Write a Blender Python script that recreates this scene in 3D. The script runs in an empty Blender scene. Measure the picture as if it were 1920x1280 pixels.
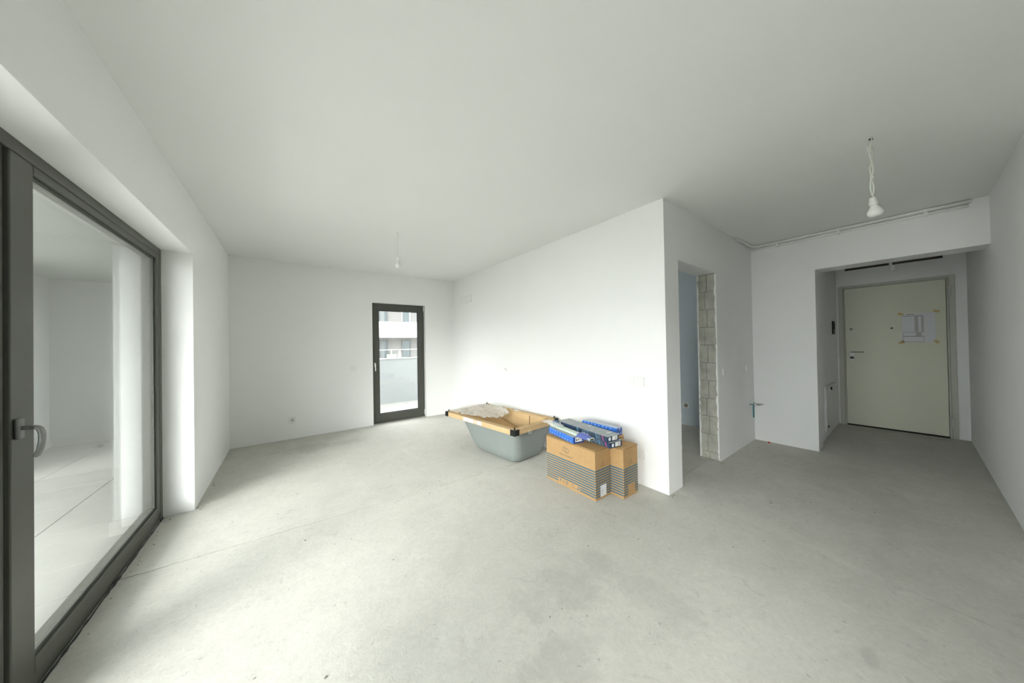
import bpy, bmesh, math, random
from mathutils import Vector, Matrix, noise
random.seed(7)
S = bpy.context.scene
C = S.collection
PI = math.pi
# ------------------------------------------------------------------ camera
yaw, pit, rol = math.radians(-36.8305), math.radians(0.4618), math.radians(-0.9745)
F = Vector((-math.sin(yaw)*math.cos(pit), math.cos(yaw)*math.cos(pit), math.sin(pit)))
R = Vector((math.cos(yaw), math.sin(yaw), 0)); U = R.cross(F)
R2 = R*math.cos(rol)+U*math.sin(rol); U2 = -R*math.sin(rol)+U*math.cos(rol)
cd = bpy.data.cameras.new('camera'); cam = bpy.data.objects.new('camera', cd); C.objects.link(cam)
M = Matrix((R2, U2, -F)).transposed().to_4x4(); M.translation = Vector((0, 0, 1.27))
cam.matrix_world = M
cd.sensor_width = 36; cd.sensor_fit = 'HORIZONTAL'; cd.lens = 36*560.2/1920; cd.clip_start = .02; cd.clip_end = 300
S.camera = cam
# ------------------------------------------------------------------ world, sun, exposure
W = bpy.data.worlds.new('world'); S.world = W; W.use_nodes = True
wn = W.node_tree; bgn = wn.nodes['Background']
bgn.inputs[0].default_value = (.975, .985, 1.01, 1); bgn.inputs[1].default_value = 2.85
sd = bpy.data.lights.new('hazy_sun', 'SUN'); sd.energy = 2.5; sd.angle = math.radians(36); sd.color = (1, .98, .95)
sun = bpy.data.objects.new('hazy_sun', sd); C.objects.link(sun)
el = math.radians(21); dv = Vector((.80*math.cos(el), .60*math.cos(el), -math.sin(el)))
sun.rotation_euler = dv.to_track_quat('-Z', 'Y').to_euler(); sun.location = (-6, -4, 6)
S.view_settings.view_transform = 'Standard'; S.view_settings.look = 'None'
S.view_settings.exposure = 1.58; S.view_settings.gamma = 1; S.view_settings.use_curve_mapping = False

# ------------------------------------------------------------------ materials
def mat(name, col, rough=.6, metal=0, spec=.5, nscale=0, namt=.08, bump=0, bscale=40, bdist=.002):
    m = bpy.data.materials.new(name); m.use_nodes = True; nt = m.node_tree; b = nt.nodes['Principled BSDF']
    b.inputs['Base Color'].default_value = (*col, 1); b.inputs['Roughness'].default_value = rough
    b.inputs['Metallic'].default_value = metal; b.inputs['Specular IOR Level'].default_value = spec
    if nscale or bump:
        g = nt.nodes.new('ShaderNodeNewGeometry')
    if nscale:
        n = nt.nodes.new('ShaderNodeTexNoise'); n.inputs['Scale'].default_value = nscale; n.inputs['Detail'].default_value = 4
        nt.links.new(g.outputs['Position'], n.inputs['Vector'])
        r = nt.nodes.new('ShaderNodeMapRange'); r.inputs[3].default_value = 1-namt; r.inputs[4].default_value = 1+namt
        r.inputs[1].default_value = .3; r.inputs[2].default_value = .7
        nt.links.new(n.outputs[0], r.inputs[0])
        v = nt.nodes.new('ShaderNodeVectorMath'); v.operation = 'SCALE'; v.inputs[0].default_value = col
        nt.links.new(r.outputs[0], v.inputs['Scale']); nt.links.new(v.outputs[0], b.inputs['Base Color'])
    if bump:
        n = nt.nodes.new('ShaderNodeTexNoise'); n.inputs['Scale'].default_value = bscale; n.inputs['Detail'].default_value = 5
        nt.links.new(g.outputs['Position'], n.inputs['Vector'])
        bp = nt.nodes.new('ShaderNodeBump'); bp.inputs['Strength'].default_value = bump; bp.inputs['Distance'].default_value = bdist
        nt.links.new(n.outputs[0], bp.inputs['Height']); nt.links.new(bp.outputs[0], b.inputs['Normal'])
    return m

WALL = (.875, .88, .865)
m_wall = mat('white_paint', WALL, .75, spec=.2, nscale=1.2, namt=.012, bump=.08, bscale=60)
m_ceil = mat('ceiling_paint', (.85, .855, .83), .85, spec=.15, nscale=.8, namt=.012)
m_bath = mat('blue_grey_primer', (.60, .67, .71), .8, spec=.2, nscale=2, namt=.03)
m_ext = mat('render_facade', (.33, .34, .32), .85, nscale=3, namt=.04)
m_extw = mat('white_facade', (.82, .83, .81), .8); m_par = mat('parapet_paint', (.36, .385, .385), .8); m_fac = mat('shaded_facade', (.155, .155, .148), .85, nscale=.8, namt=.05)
m_anth = mat('anthracite_frame', (.076, .078, .066), .42, spec=.45)
m_anth2 = mat('anthracite_gasket', (.02, .022, .02), .6)
m_steel = mat('satin_metal', (.36, .37, .35), .35, metal=.85)
m_card = mat('cardboard', (.455, .29, .135), .8, spec=.2, nscale=30, namt=.05)
m_card2 = mat('cardboard_pale', (.55, .39, .215), .8, spec=.2, nscale=25, namt=.05)
m_cardd = mat('cardboard_edge', (.10, .055, .025), .9)
m_blueprint = mat('blue_stripe_ink', (.06, .14, .19), .6)
m_ink = mat('dark_ink', (.10, .09, .07), .7)
m_blue = mat('blue_box_print', (.035, .17, .62), .45, nscale=14, namt=.12)
m_blued = mat('blue_box_end', (.02, .07, .30), .45, nscale=30, namt=.2)
m_greytop = mat('grey_printed_card', (.33, .36, .37), .5, nscale=18, namt=.12)
m_navy = mat('navy_print', (.02, .045, .095), .45, nscale=25, namt=.25)
m_slate = mat('slate_print', (.08, .13, .17), .5, nscale=22, namt=.2)
m_lblue = mat('light_blue_print', (.16, .42, .68), .5)
m_pink = mat('magenta_print', (.62, .10, .28), .5)
m_white = mat('white_plastic', (.82, .83, .80), .4)
m_paper = mat('white_paper', (.72, .74, .76), .8)
m_paperm = mat('white_marks', (.78, .84, .90), .6)
m_black = mat('black_plastic', (.012, .012, .012), .45)
m_tub = mat('tub_shell_grey', (.22, .245, .235), .5, nscale=8, namt=.02)
m_tubin = mat('tub_card_liner', (.62, .44, .235), .75, spec=.2, nscale=6, namt=.06)
m_door = mat('cream_door', (.70, .71, .58), .5, spec=.35)
m_jambp = mat('greige_steel_frame', (.52, .525, .46), .5)
m_tape = mat('masking_tape', (.62, .50, .24), .7)
m_teal = mat('teal_tape', (.03, .20, .22), .5)
m_red = mat('red_cap', (.6, .04, .03), .5)
m_block = mat('aerated_block', (.47, .47, .41), .95, spec=.1, nscale=9, namt=.18, bump=.6, bscale=90, bdist=.004)
m_mortar = mat('mortar_joint', (.30, .30, .26), .95, nscale=20, namt=.25, bump=.6, bscale=60, bdist=.004)
m_tile = mat('terrace_tile', (.32, .32, .295), .6, nscale=5, namt=.04)
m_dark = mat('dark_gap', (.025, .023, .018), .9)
m_cable = mat('white_cable', (.74, .75, .68), .5)
m_ground = mat('far_ground', (.45, .45, .42), .9)
m_curt = mat('curtain_grey', (.13, .145, .145), .8)
m_leaf = mat('plant_leaf', (.06, .10, .05), .8)
m_green = mat('pale_green_card', (.62, .70, .60), .5)

def glass(name, tint=(.975, .985, .980)):
    m = bpy.data.materials.new(name); m.use_nodes = True; nt = m.node_tree; nt.nodes.clear()
    o = nt.nodes.new('ShaderNodeOutputMaterial'); mx = nt.nodes.new('ShaderNodeMixShader')
    t = nt.nodes.new('ShaderNodeBsdfTransparent'); t.inputs[0].default_value = (*tint, 1)
    g = nt.nodes.new('ShaderNodeBsdfGlossy'); g.inputs['Roughness'].default_value = 0
    f = nt.nodes.new('ShaderNodeFresnel')
    ge = nt.nodes.new('ShaderNodeNewGeometry'); mr = nt.nodes.new('ShaderNodeMapRange'); mr.inputs[3].default_value = 1.5; mr.inputs[4].default_value = 1/1.5
    nt.links.new(ge.outputs['Backfacing'], mr.inputs[0]); nt.links.new(mr.outputs[0], f.inputs[0])     # same reflectance from both sides of the thin pane
    nt.links.new(f.outputs[0], mx.inputs[0]); nt.links.new(t.outputs[0], mx.inputs[1]); nt.links.new(g.outputs[0], mx.inputs[2])
    nt.links.new(mx.outputs[0], o.inputs[0]); return m
m_glass = glass('window_glass')
def film(name, fac, col=(.8, .82, .8)):
    m = bpy.data.materials.new(name); m.use_nodes = True; nt = m.node_tree; nt.nodes.clear()
    o = nt.nodes.new('ShaderNodeOutputMaterial'); mx = nt.nodes.new('ShaderNodeMixShader'); mx.inputs[0].default_value = fac
    t = nt.nodes.new('ShaderNodeBsdfTransparent'); p = nt.nodes.new('ShaderNodeBsdfPrincipled')
    p.inputs['Base Color'].default_value = (*col, 1); p.inputs['Roughness'].default_value = .25
    nt.links.new(t.outputs[0], mx.inputs[1]); nt.links.new(p.outputs[0], mx.inputs[2]); nt.links.new(mx.outputs[0], o.inputs[0]); return m
def sheet(name, fac, col):
    m = film(name, fac, col); nt = m.node_tree; mx = [n for n in nt.nodes if n.type == 'MIX_SHADER'][0]; p = [n for n in nt.nodes if n.type == 'BSDF_PRINCIPLED'][0]
    tr = nt.nodes.new('ShaderNodeBsdfTranslucent'); tr.inputs[0].default_value = (*col, 1); m2 = nt.nodes.new('ShaderNodeMixShader'); m2.inputs[0].default_value = .4
    nt.links.new(p.outputs[0], m2.inputs[1]); nt.links.new(tr.outputs[0], m2.inputs[2]); nt.links.new(m2.outputs[0], mx.inputs[2]); return m
m_film = film('clear_film', .55); m_filmt = sheet('thin_film', .7, (.93, .93, .90)); m_filmb = film('blue_film', .9, (.12, .16, .45))

def floor_mat():
    m = bpy.data.materials.new('bare_screed'); m.use_nodes = True; nt = m.node_tree; L = nt.links.new
    b = nt.nodes['Principled BSDF']; b.inputs['Roughness'].default_value = .8; b.inputs['Specular IOR Level'].default_value = .25
    g = nt.nodes.new('ShaderNodeNewGeometry'); P = g.outputs['Position']
    def nz(sc, det=5, dist=0, rough=.55):
        n = nt.nodes.new('ShaderNodeTexNoise'); n.inputs['Scale'].default_value = sc; n.inputs['Detail'].default_value = det
        n.inputs['Distortion'].default_value = dist; n.inputs['Roughness'].default_value = rough; L(P, n.inputs['Vector']); return n.outputs[0]
    def mp(x, a, b_, c, d):
        r = nt.nodes.new('ShaderNodeMapRange'); L(x, r.inputs[0])
        for i, v in enumerate((a, b_, c, d)): r.inputs[i+1].default_value = v
        return r.outputs[0]
    def mt(op, a, b_):
        n = nt.nodes.new('ShaderNodeMath'); n.operation = op
        for i, v in enumerate((a, b_)):
            if isinstance(v, (int, float)): n.inputs[i].default_value = v
            else: L(v, n.inputs[i])
        return n.outputs[0]
    wob = nz(3.2, 6, .4, .65)
    tot = None                                       # damp-looking stains lying where the photo shows them
    for (x, y, rx, ry, amt) in [(.30, 4.58, .55, .20, .9), (.775, 2.19, .19, .16, .42), (1.22, 1.08, .26, .16, .75), (.93, 1.13, .20, .14, .7),
                                (.84, .87, .22, .12, .9), (1.42, .75, .14, .22, .5), (6.50, .06, .14, .30, .9), (3.2, .9, .5, .35, .5), (-.42, 4.3, .3, .5, .2),
                                (1.85, .12, .06, .03, .9), (4.0, .4, .5, .3, .35), (.35, 1.35, .25, .15, .35), (3.3, .1, .7, .12, .35), (1.7, 3.2, .4, .2, .2)]:
        v = nt.nodes.new('ShaderNodeVectorMath'); v.operation = 'SUBTRACT'; L(P, v.inputs[0]); v.inputs[1].default_value = (x, y, 0)
        s = nt.nodes.new('ShaderNodeVectorMath'); s.operation = 'MULTIPLY'; L(v.outputs[0], s.inputs[0]); s.inputs[1].default_value = (1/rx, 1/ry, 0)
        l = nt.nodes.new('ShaderNodeVectorMath'); l.operation = 'LENGTH'; L(s.outputs[0], l.inputs[0])
        e = mt('ADD', mt('SUBTRACT', 1.0, l.outputs[1]), mt('MULTIPLY', mt('SUBTRACT', wob, .5), 3.6))
        k = mp(e, 0, .45, 0, amt)
        tot = k if tot is None else mt('MAXIMUM', tot, k)
    big = mp(nz(.9, 4, .3), .3, .7, .955, 1.045)
    mid = mp(nz(5, 7, .9, .72), .3, .7, .93, 1.06)
    fin = mp(nz(45, 5, .5, .7), .3, .7, .94, 1.06)
    v1 = mt('MULTIPLY', mt('MULTIPLY', big, mid), fin)
    st = mt('SUBTRACT', 1.0, mt('MULTIPLY', tot, .15))
    # small pits and smears
    sm = mp(nz(11, 3, 1.2), .62, .72, 0, .11)
    spk = mp(nz(38, 2), .70, .75, 0, .28)
    v2 = mt('MULTIPLY', mt('MULTIPLY', v1, st), mt('SUBTRACT', 1.0, mt('ADD', sm, spk)))
    c = nt.nodes.new('ShaderNodeVectorMath'); c.operation = 'SCALE'; c.inputs[0].default_value = (.565, .557, .508); L(v2, c.inputs['Scale'])
    L(c.outputs[0], b.inputs['Base Color'])
    bp = nt.nodes.new('ShaderNodeBump'); bp.inputs['Strength'].default_value = .35; bp.inputs['Distance'].default_value = .004
    L(mt('ADD', nz(14, 6, .8, .7), mt('MULTIPLY', nz(120, 2), .25)), bp.inputs['Height']); L(bp.outputs[0], b.inputs['Normal'])
    return m
m_floor = floor_mat()

# ------------------------------------------------------------------ helpers
def abox(bm, x0, x1, y0, y1, z0, z1, mi=0):
    v = [bm.verts.new((x, y, z)) for x in (x0, x1) for y in (y0, y1) for z in (z0, z1)]
    for f in ((0, 1, 3, 2), (4, 6, 7, 5), (0, 4, 5, 1), (2, 3, 7, 6), (0, 2, 6, 4), (1, 5, 7, 3)):
        bm.faces.new([v[i] for i in f]).material_index = mi
def link(name, bm, mats, parent=None, bevel=0, smooth=False, loc=None, rotz=0, seg=2):
    me = bpy.data.meshes.new(name); bm.normal_update()
    bmesh.ops.recalc_face_normals(bm, faces=bm.faces); bm.to_mesh(me); bm.free()
    for m in (mats if isinstance(mats, (list, tuple)) else [mats]): me.materials.append(m)
    o = bpy.data.objects.new(name, me); C.objects.link(o)
    if parent: o.parent = parent
    if loc: o.location = loc
    o.rotation_euler.z = rotz
    if smooth:
        for p in me.polygons: p.use_smooth = True
    if bevel:
        b = o.modifiers.new('bevel', 'BEVEL'); b.width = bevel; b.segments = seg; b.limit_method = 'ANGLE'
    return o
def box(name, ext, m, parent=None, bevel=0, **k):
    bm = bmesh.new(); abox(bm, *ext); return link(name, bm, m, parent, bevel, **k)
def boxes(name, exts, m, parent=None, bevel=0, **k):
    bm = bmesh.new()
    for e in exts: abox(bm, *e)
    return link(name, bm, m, parent, bevel, **k)
def tube_bm(bm, pts, r, n=10, cap=True):
    pts = [Vector(p) for p in pts]; rs = r if isinstance(r, (list, tuple)) else [r]*len(pts); rings = []
    up = Vector((0, 0, 1))
    for i, p in enumerate(pts):
        t = (pts[min(i+1, len(pts)-1)]-pts[max(i-1, 0)]).normalized()
        a = t.cross(up if abs(t.z) < .95 else Vector((1, 0, 0))).normalized(); b = t.cross(a)
        rings.append([bm.verts.new(p+(a*math.cos(2*PI*k/n)+b*math.sin(2*PI*k/n))*rs[i]) for k in range(n)])
    for A, B in zip(rings, rings[1:]):
        for k in range(n): bm.faces.new((A[k], A[(k+1) % n], B[(k+1) % n], B[k]))
    if cap: bm.faces.new(rings[0]); bm.faces.new(rings[-1])
def tube(name, pts, r, m, parent=None, n=10, smooth=True, **k):
    bm = bmesh.new(); tube_bm(bm, pts, r, n); return link(name, bm, m, parent, smooth=smooth, **k)
def lathe(name, prof, m, parent=None, n=24, mtx=None, **k):
    bm = bmesh.new(); rings = []
    for r, z in prof: rings.append([bm.verts.new((r*math.cos(2*PI*i/n), r*math.sin(2*PI*i/n), z)) for i in range(n)])
    for A, B in zip(rings, rings[1:]):
        for i in range(n): bm.faces.new((A[i], A[(i+1) % n], B[(i+1) % n], B[i]))
    bm.faces.new(rings[0]); bm.faces.new(rings[-1])
    if mtx: bmesh.ops.transform(bm, matrix=mtx, verts=bm.verts)
    return link(name, bm, m, parent, smooth=True, **k)
def quads(name, o, u, v, rects, m, parent, off=.0007, polys=None):
    """flat print: rects/polys given in metres along u and v from o, lying just proud of the surface"""
    o = Vector(o); u = Vector(u).normalized(); v = Vector(v).normalized(); n = u.cross(v)*off; bm = bmesh.new()
    ps = [[(a, c), (b, c), (b, d), (a, d)] for a, b, c, d in rects] + list(polys or [])
    for p in ps: bm.faces.new([bm.verts.new(o+u*a+v*b+n) for a, b in p])
    me = bpy.data.meshes.new(name); bm.to_mesh(me); bm.free(); me.materials.append(m)
    ob = bpy.data.objects.new(name, me); C.objects.link(ob); ob.parent = parent
    if len(ps) > 1: ob['kind'] = 'stuff'
    return ob
def text(name, s, o, u, v, size, m, parent, off=.001):
    c = bpy.data.curves.new(name, 'FONT'); c.body = s; c.size = size; c.align_x = 'CENTER'; c.resolution_u = 3
    t = bpy.data.objects.new('tmp', c); C.objects.link(t)
    dg = bpy.context.evaluated_depsgraph_get(); me = bpy.data.meshes.new_from_object(t.evaluated_get(dg)); bpy.data.objects.remove(t)
    u = Vector(u).normalized(); v = Vector(v).normalized(); n = u.cross(v)
    mt = Matrix((u, v, n)).transposed().to_4x4(); mt.translation = Vector(o)+n*off
    me.transform(mt); me.materials.clear(); me.materials.append(m)
    ob = bpy.data.objects.new(name, me); C.objects.link(ob); ob.parent = parent; return ob
def tag(o, label, cat, group=None):
    o['label'] = label; o['category'] = cat
    if group: o['group'] = group
    return o
def thing(name, label, cat, loc=(0, 0, 0), rotz=0, group=None):
    o = bpy.data.objects.new(name, None); C.objects.link(o); o.location = loc; o.rotation_euler.z = rotz
    o.empty_display_size = .05
    return tag(o, label, cat, group)
def st(o): o['kind'] = 'structure'; return o
def stthing(name, loc=(0, 0, 0)):
    o = bpy.data.objects.new(name, None); C.objects.link(o); o.location = loc; o.empty_display_size = .05; return st(o)

# ------------------------------------------------------------------ key dimensions (metres)
H = 2.46; XI = -.603; XW = -.771; YJ = 3.417; ZL = 2.033; YF = 5.19; XB = 2.503; YC = 1.215; XE = 4.768
YO = .639; ZO = 2.050; YR = -.418; XD = 6.604; ZD = 2.0; OXL = 2.744; OXR = 3.597; OZ = 1.98; YBK = 1.40
XR = 3.35; Y0 = .33   # near jamb of the big window, beside the camera

# ------------------------------------------------------------------ shell
def slab_poly(bm, pts, z0=-.10, z1=0):
    a = [bm.verts.new((x, y, z1)) for x, y in pts]; b = [bm.verts.new((x, y, z0)) for x, y in pts]
    bm.faces.new(a); bm.faces.new(b[::-1]); n = len(pts)
    for i in range(n): bm.faces.new((a[i], b[i], b[(i+1) % n], a[(i+1) % n]))
fl = st(box('floor', (-.865, 6.9, -4.0, 5.5, -.16, -.02), m_dark))
g = .0022
def wob(p, q, n, amp=.004, seed=0):
    r = random.Random(seed); p, q = Vector(p), Vector(q); out = []
    for i in range(n+1):
        t = i/n; c = p.lerp(q, t); k = 0 if i in (0, n) else amp
        out.append((c.x+r.uniform(-k, k), c.y+r.uniform(-k, k)))
    return out
J1 = wob((-.862, 2.655), (2.62, 2.50), 34, .003, 3)            # joint right across from the window
J2 = wob((2.62, 1.30), (2.05, -3.9), 60, .003, 5)            # joint from the corner towards the camera
J3 = wob((2.62, 1.318), (6.9, 1.29), 30, .002, 8)
off = lambda pl, dx, dy: [(x+dx, y+dy) for x, y in pl]
def slab(name, pts):
    bm = bmesh.new(); slab_poly(bm, pts, -.02, 0); o = link('slab', bm, m_floor, fl); return o
slab('slab', off(J1, 0, .005)+[(2.62, 5.5), (-.865, 5.5), (-.865, 2.66)])
slab('slab', off(J1[::-1], 0, -.004)+[(-.865, 2.65), (-.865, -4.0), (2.05, -4.0)]+off(J2[::-1], -g, 0))
slab('slab', off(J2, g, 0)+[(2.05, -4.0), (6.9, -4.0)]+off(J3[::-1], 0, -g))
slab('slab', off(J3, 0, g)+[(6.9, 5.5), (2.624, 5.5)])

st(box('ceiling', (-1.0, 6.9, -4.0, 5.5, H, H+.16), m_ceil))
st(boxes('wall_left', [(-.975, XI, YJ, 5.5, 0, H), (-.975, XI, Y0, YJ, ZL, H), (-.975, XI, -.30, Y0, 0, H), (-.975, XI, -1.35, -.30, ZL, H), (-.975, XI, -4.0, -1.35, 0, H)], m_wall))
DX0, DX1, DZ = 1.086, 1.960, 1.978
st(boxes('wall_far', [(XI, DX0, YF, 5.5, 0, H), (DX1, XB, YF, 5.5, 0, H), (DX0, DX1, YF, 5.5, DZ, H)], m_wall))
st(box('wall_center', (XB, 2.65, YC, 5.5, 0, H), m_wall))
wo = st(boxes('wall_opening', [(2.65, OXL, YC, YBK, 0, H), (OXR+.012, XE, YC, YBK, 0, H), (OXL, OXR+.012, YC, YBK, OZ, H)], m_wall))
st(boxes('wall_entry', [(XE, 5.039, YO, YBK, 0, H), (XE, 5.039, YR, YO, ZO, H)], m_wall))
st(boxes('wall_right', [(XR, XD, YR-.2, YR, 0, H), (XR, XR+.2, -3.8, YR-.2, 0, H)], m_wall))
st(box('wall_back', (XI, XR+.2, -4.0, -3.8, 0, H), m_wall))   # behind the camera
st(box('wall_hall', (5.039, XD, .665, .85, 0, H), m_wall))
EY0, EY1, EZ = -.336, .645, 2.035
st(boxes('wall_end', [(XD, XD+.3, YR-.2, EY0, 0, H), (XD, XD+.3, EY1, .85, 0, H), (XD, XD+.3, EY0, EY1, EZ, H)], m_wall))
st(box('door_backing', (XD+.3, XD+.4, YR-.2, .85, 0, H), m_wall))  # unseen backing added to block light leaking round the entrance door
# small room behind the rough opening, painted blue-grey, with a window of its own out of sight
st(boxes('wall_bathroom', [(4.80, 4.95, YBK, 3.55, 0, H), (2.65, 3.2, 3.40, 3.55, 0, H), (4.3, 4.80, 3.40, 3.55, 0, H), (3.2, 4.3, 3.40, 3.55, 0, 1.0), (3.2, 4.3, 3.40, 3.55, 2.1, H)], m_bath))
# --- raw block jamb of the opening : every block is a part
bm = bmesh.new(); abox(bm, OXR+.004, OXR+.012, YC+.006, YBK-.002, 0, OZ-.002); link('mortar_bed', bm, m_mortar, wo)
nz_, hb = 11, (OZ-.085)/10.0
z = .0
rb = random.Random(4)
for i in range(nz_):
    h = .085 if i == 0 else hb; zs, ze = z+.004, z+h-.004; z += h
    if i == nz_-1: ze = OZ-.006
    sp = YC+.10+(.012 if i % 2 else -.01)+rb.uniform(-.004, .004)
    for (a, b) in ((YC+.007, sp-.003), (sp+.003, YBK-.006)):
        bm = bmesh.new(); d = rb.uniform(-.004, .004)
        vs = []
        n_y, n_z = 3, 4
        for s in (0, 1):
            vs.append([[bm.verts.new((OXR-.004+d+(0 if s == 0 else .010)+(rb.uniform(-.003, .003) if s == 0 else 0),
                       a+(b-a)*j/n_y+(rb.uniform(-.0015, .0015)), zs+(ze-zs)*k/n_z+(rb.uniform(-.002, .002) if 0 < k < n_z else 0))) for k in range(n_z+1)] for j in range(n_y+1)])
        for s in (0, 1):
            for j in range(n_y):
                for k in range(n_z): bm.faces.new((vs[s][j][k], vs[s][j+1][k], vs[s][j+1][k+1], vs[s][j][k+1]))
        for j in range(n_y):
            bm.faces.new((vs[0][j][0], vs[0][j+1][0], vs[1][j+1][0], vs[1][j][0])); bm.faces.new((vs[0][j][n_z], vs[0][j+1][n_z], vs[1][j+1][n_z], vs[1][j][n_z]))
        for k in range(n_z):
            bm.faces.new((vs[0][0][k], vs[0][0][k+1], vs[1][0][k+1], vs[1][0][k])); bm.faces.new((vs[0][n_y][k], vs[0][n_y][k+1], vs[1][n_y][k+1], vs[1][n_y][k]))
        link('block', bm, m_block, wo)
# ragged plaster lip along the front and back edges of the raw jamb
def lip(y0, dy, seed, top=OZ):
    r = random.Random(seed); bm = bmesh.new(); n = 70; A = []
    for i in range(n+1):
        zz = top*i/n; w = .010+.014*abs(noise.noise(Vector((seed, zz*7, 0))))+r.uniform(0, .005)
        A.append([bm.verts.new((OXR+.013, y0, zz)), bm.verts.new((OXR-.006-r.uniform(0, .004), y0, zz)), bm.verts.new((OXR-.006-r.uniform(0, .002), y0+dy*w, zz)), bm.verts.new((OXR+.013, y0+dy*w, zz))])
    for a, b in zip(A, A[1:]):
        for k in range(4): bm.faces.new((a[k], a[(k+1) % 4], b[(k+1) % 4], b[k]))
    bm.faces.new(A[0]); bm.faces.new(A[-1]); return link('plaster_edge', bm, m_wall, wo)
lip(YC, 1, 3); lip(YBK, -1, 9)
# dark cut along the floor under the block jamb
bm = bmesh.new(); tube_bm(bm, [(OXR-.006+.02*math.sin(i*1.3)*.1, YC-.004+(YBK-YC)*i/9, .006) for i in range(10)], [.006+.004*(i % 3) for i in range(10)], 6)
link('mortar_smear', bm, m_mortar, wo)
# rough left edge of the opening : bits of broken plaster
for k, zz in enumerate((1.93, 1.30, .62, .34)):
    bm = bmesh.new(); bmesh.ops.create_icosphere(bm, subdivisions=1, radius=.014)
    bmesh.ops.transform(bm, matrix=Matrix.Translation((OXL+.002, YC+.004, zz)) @ Matrix.Diagonal((.35, .4, 2.2, 1)), verts=bm.verts)
    link('plaster_chip', bm, m_wall, wo)

# ------------------------------------------------------------------ big sliding window (left)
win = stthing('window_1', (XW, 2, 0))
def wbox(name, ext, m, parent=win, bevel=.003):
    o = box(name, (ext[0]-XW, ext[1]-XW, ext[2]-2, ext[3]-2, ext[4], ext[5]), m, parent, bevel); return o
FX0, FX1 = -.86, XW
fr = boxes('window_frame', [(FX0-XW, 0, YJ-.052-2, YJ-2, 0, ZL), (FX0-XW, 0, Y0-2, Y0+.052-2, 0, ZL), (FX0-XW, 0, Y0+.052-2, YJ-.052-2, ZL-.05, ZL), (FX0-XW, -.004, Y0+.052-2, YJ-.052-2, 0, .055)], m_anth, win, .003)
def sash(y0, y1, x0, x1, yy0, yy1, wl, wr):
    z0, z1 = .056, ZL-.051; xx0, xx1 = x0-XW, x1-XW
    s = boxes('sash', [(xx0, xx1, y0-2, y0+wl-2, z0, z1), (xx0, xx1, y1-wr-2, y1-2, z0, z1), (xx0, xx1, y0+wl-2, y1-wr-2, z0, z0+.062), (xx0, xx1, y0+wl-2, y1-wr-2, z1-.037, z1)], m_anth, win, .004)
    bd = .010
    boxes('glazing_bead', [(xx0+.02, xx1-.012, y0+wl-2, y0+wl+bd-2, z0+.062, z1-.037), (xx0+.02, xx1-.012, y1-wr-bd-2, y1-wr-2, z0+.062, z1-.037), (xx0+.02, xx1-.012, y0+wl+bd-2, y1-wr-bd-2, z0+.062, z0+.062+bd), (xx0+.02, xx1-.012, y0+wl+bd-2, y1-wr-bd-2, z1-.037-bd, z1-.037)], m_anth, s, .001)
    boxes('gasket', [(xx1-.0135, xx1-.0115, y0+wl+bd-2, y0+wl+bd+.003-2, z0+.075, z1-.05), (xx1-.0135, xx1-.0115, y1-wr-bd-.003-2, y1-wr-bd-2, z0+.075, z1-.05), (xx1-.0135, xx1-.0115, y0+wl+bd+.003-2, y1-wr-bd-.003-2, z0+.072, z0+.075), (xx1-.0135, xx1-.0115, y0+wl+bd+.003-2, y1-wr-bd-.003-2, z1-.051, z1-.048)], m_anth2, s)
    gl = bmesh.new()
    xg = xx1-.014
    v = [gl.verts.new((xg, y, zz)) for y, zz in ((y0+wl-2+.004, z0+.064), (y1-wr-2-.004, z0+.064), (y1-wr-2-.004, z1-.04), (y0+wl-2+.004, z1-.04))]; gl.faces.new(v)
    for dg_ in (.004, .020, .024): gl.faces.new([gl.verts.new((xg-dg_, y, zz)) for y, zz in ((y0+wl-2+.004, z0+.064), (y1-wr-2-.004, z0+.064), (y1-wr-2-.004, z1-.04), (y0+wl-2+.004, z1-.04))])
    link('glass_pane', gl, m_glass, s); return s
s1 = sash(1.873, YJ-.054, -.842, XW-.001, 0, 0, .122, .052)
s2 = sash(Y0+.054, 1.868, -.852, XW-.012, 0, 0, .08, .11)
m_hand = mat('brushed_handle', (.20, .21, .20), .38, metal=.6)
hd = box('handle_rosette', (0, .013, 1.881-2, 1.911-2, .963, 1.037), m_hand, win, .006, seg=3)
bm = bmesh.new()
pth = [(.010, 0, 1.0), (.030, 0, 1.0), (.041, 0, .999), (.049, 0, .993), (.053, 0, .975), (.053, 0, .950), (.049, 0, .920), (.041, 0, .893)]
rr = []
for i, (x, y, zz) in enumerate(pth):
    a = Vector(pth[min(i+1, 7)])-Vector(pth[max(i-1, 0)]); a.normalize(); nrm = Vector((a.z, 0, -a.x)); wy = .008 if i < 2 else .012; th = .0065 if i < 3 else .0055
    c = Vector((x, 1.896-2, zz))
    rr.append([bm.verts.new(c+Vector((0, s*wy, 0))+nrm*t*th) for s, t in ((-1, -1), (1, -1), (1, 1), (-1, 1))])
for a, b in zip(rr, rr[1:]):
    for k in range(4): bm.faces.new((a[k], a[(k+1) % 4], b[(k+1) % 4], b[k]))
bm.faces.new(rr[0]); bm.faces.new(rr[-1])
link('handle_lever', bm, m_hand, hd, bevel=.0035, seg=3)
for yy in (.6, 1.3, 2.2, 2.9):
    pass
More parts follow.
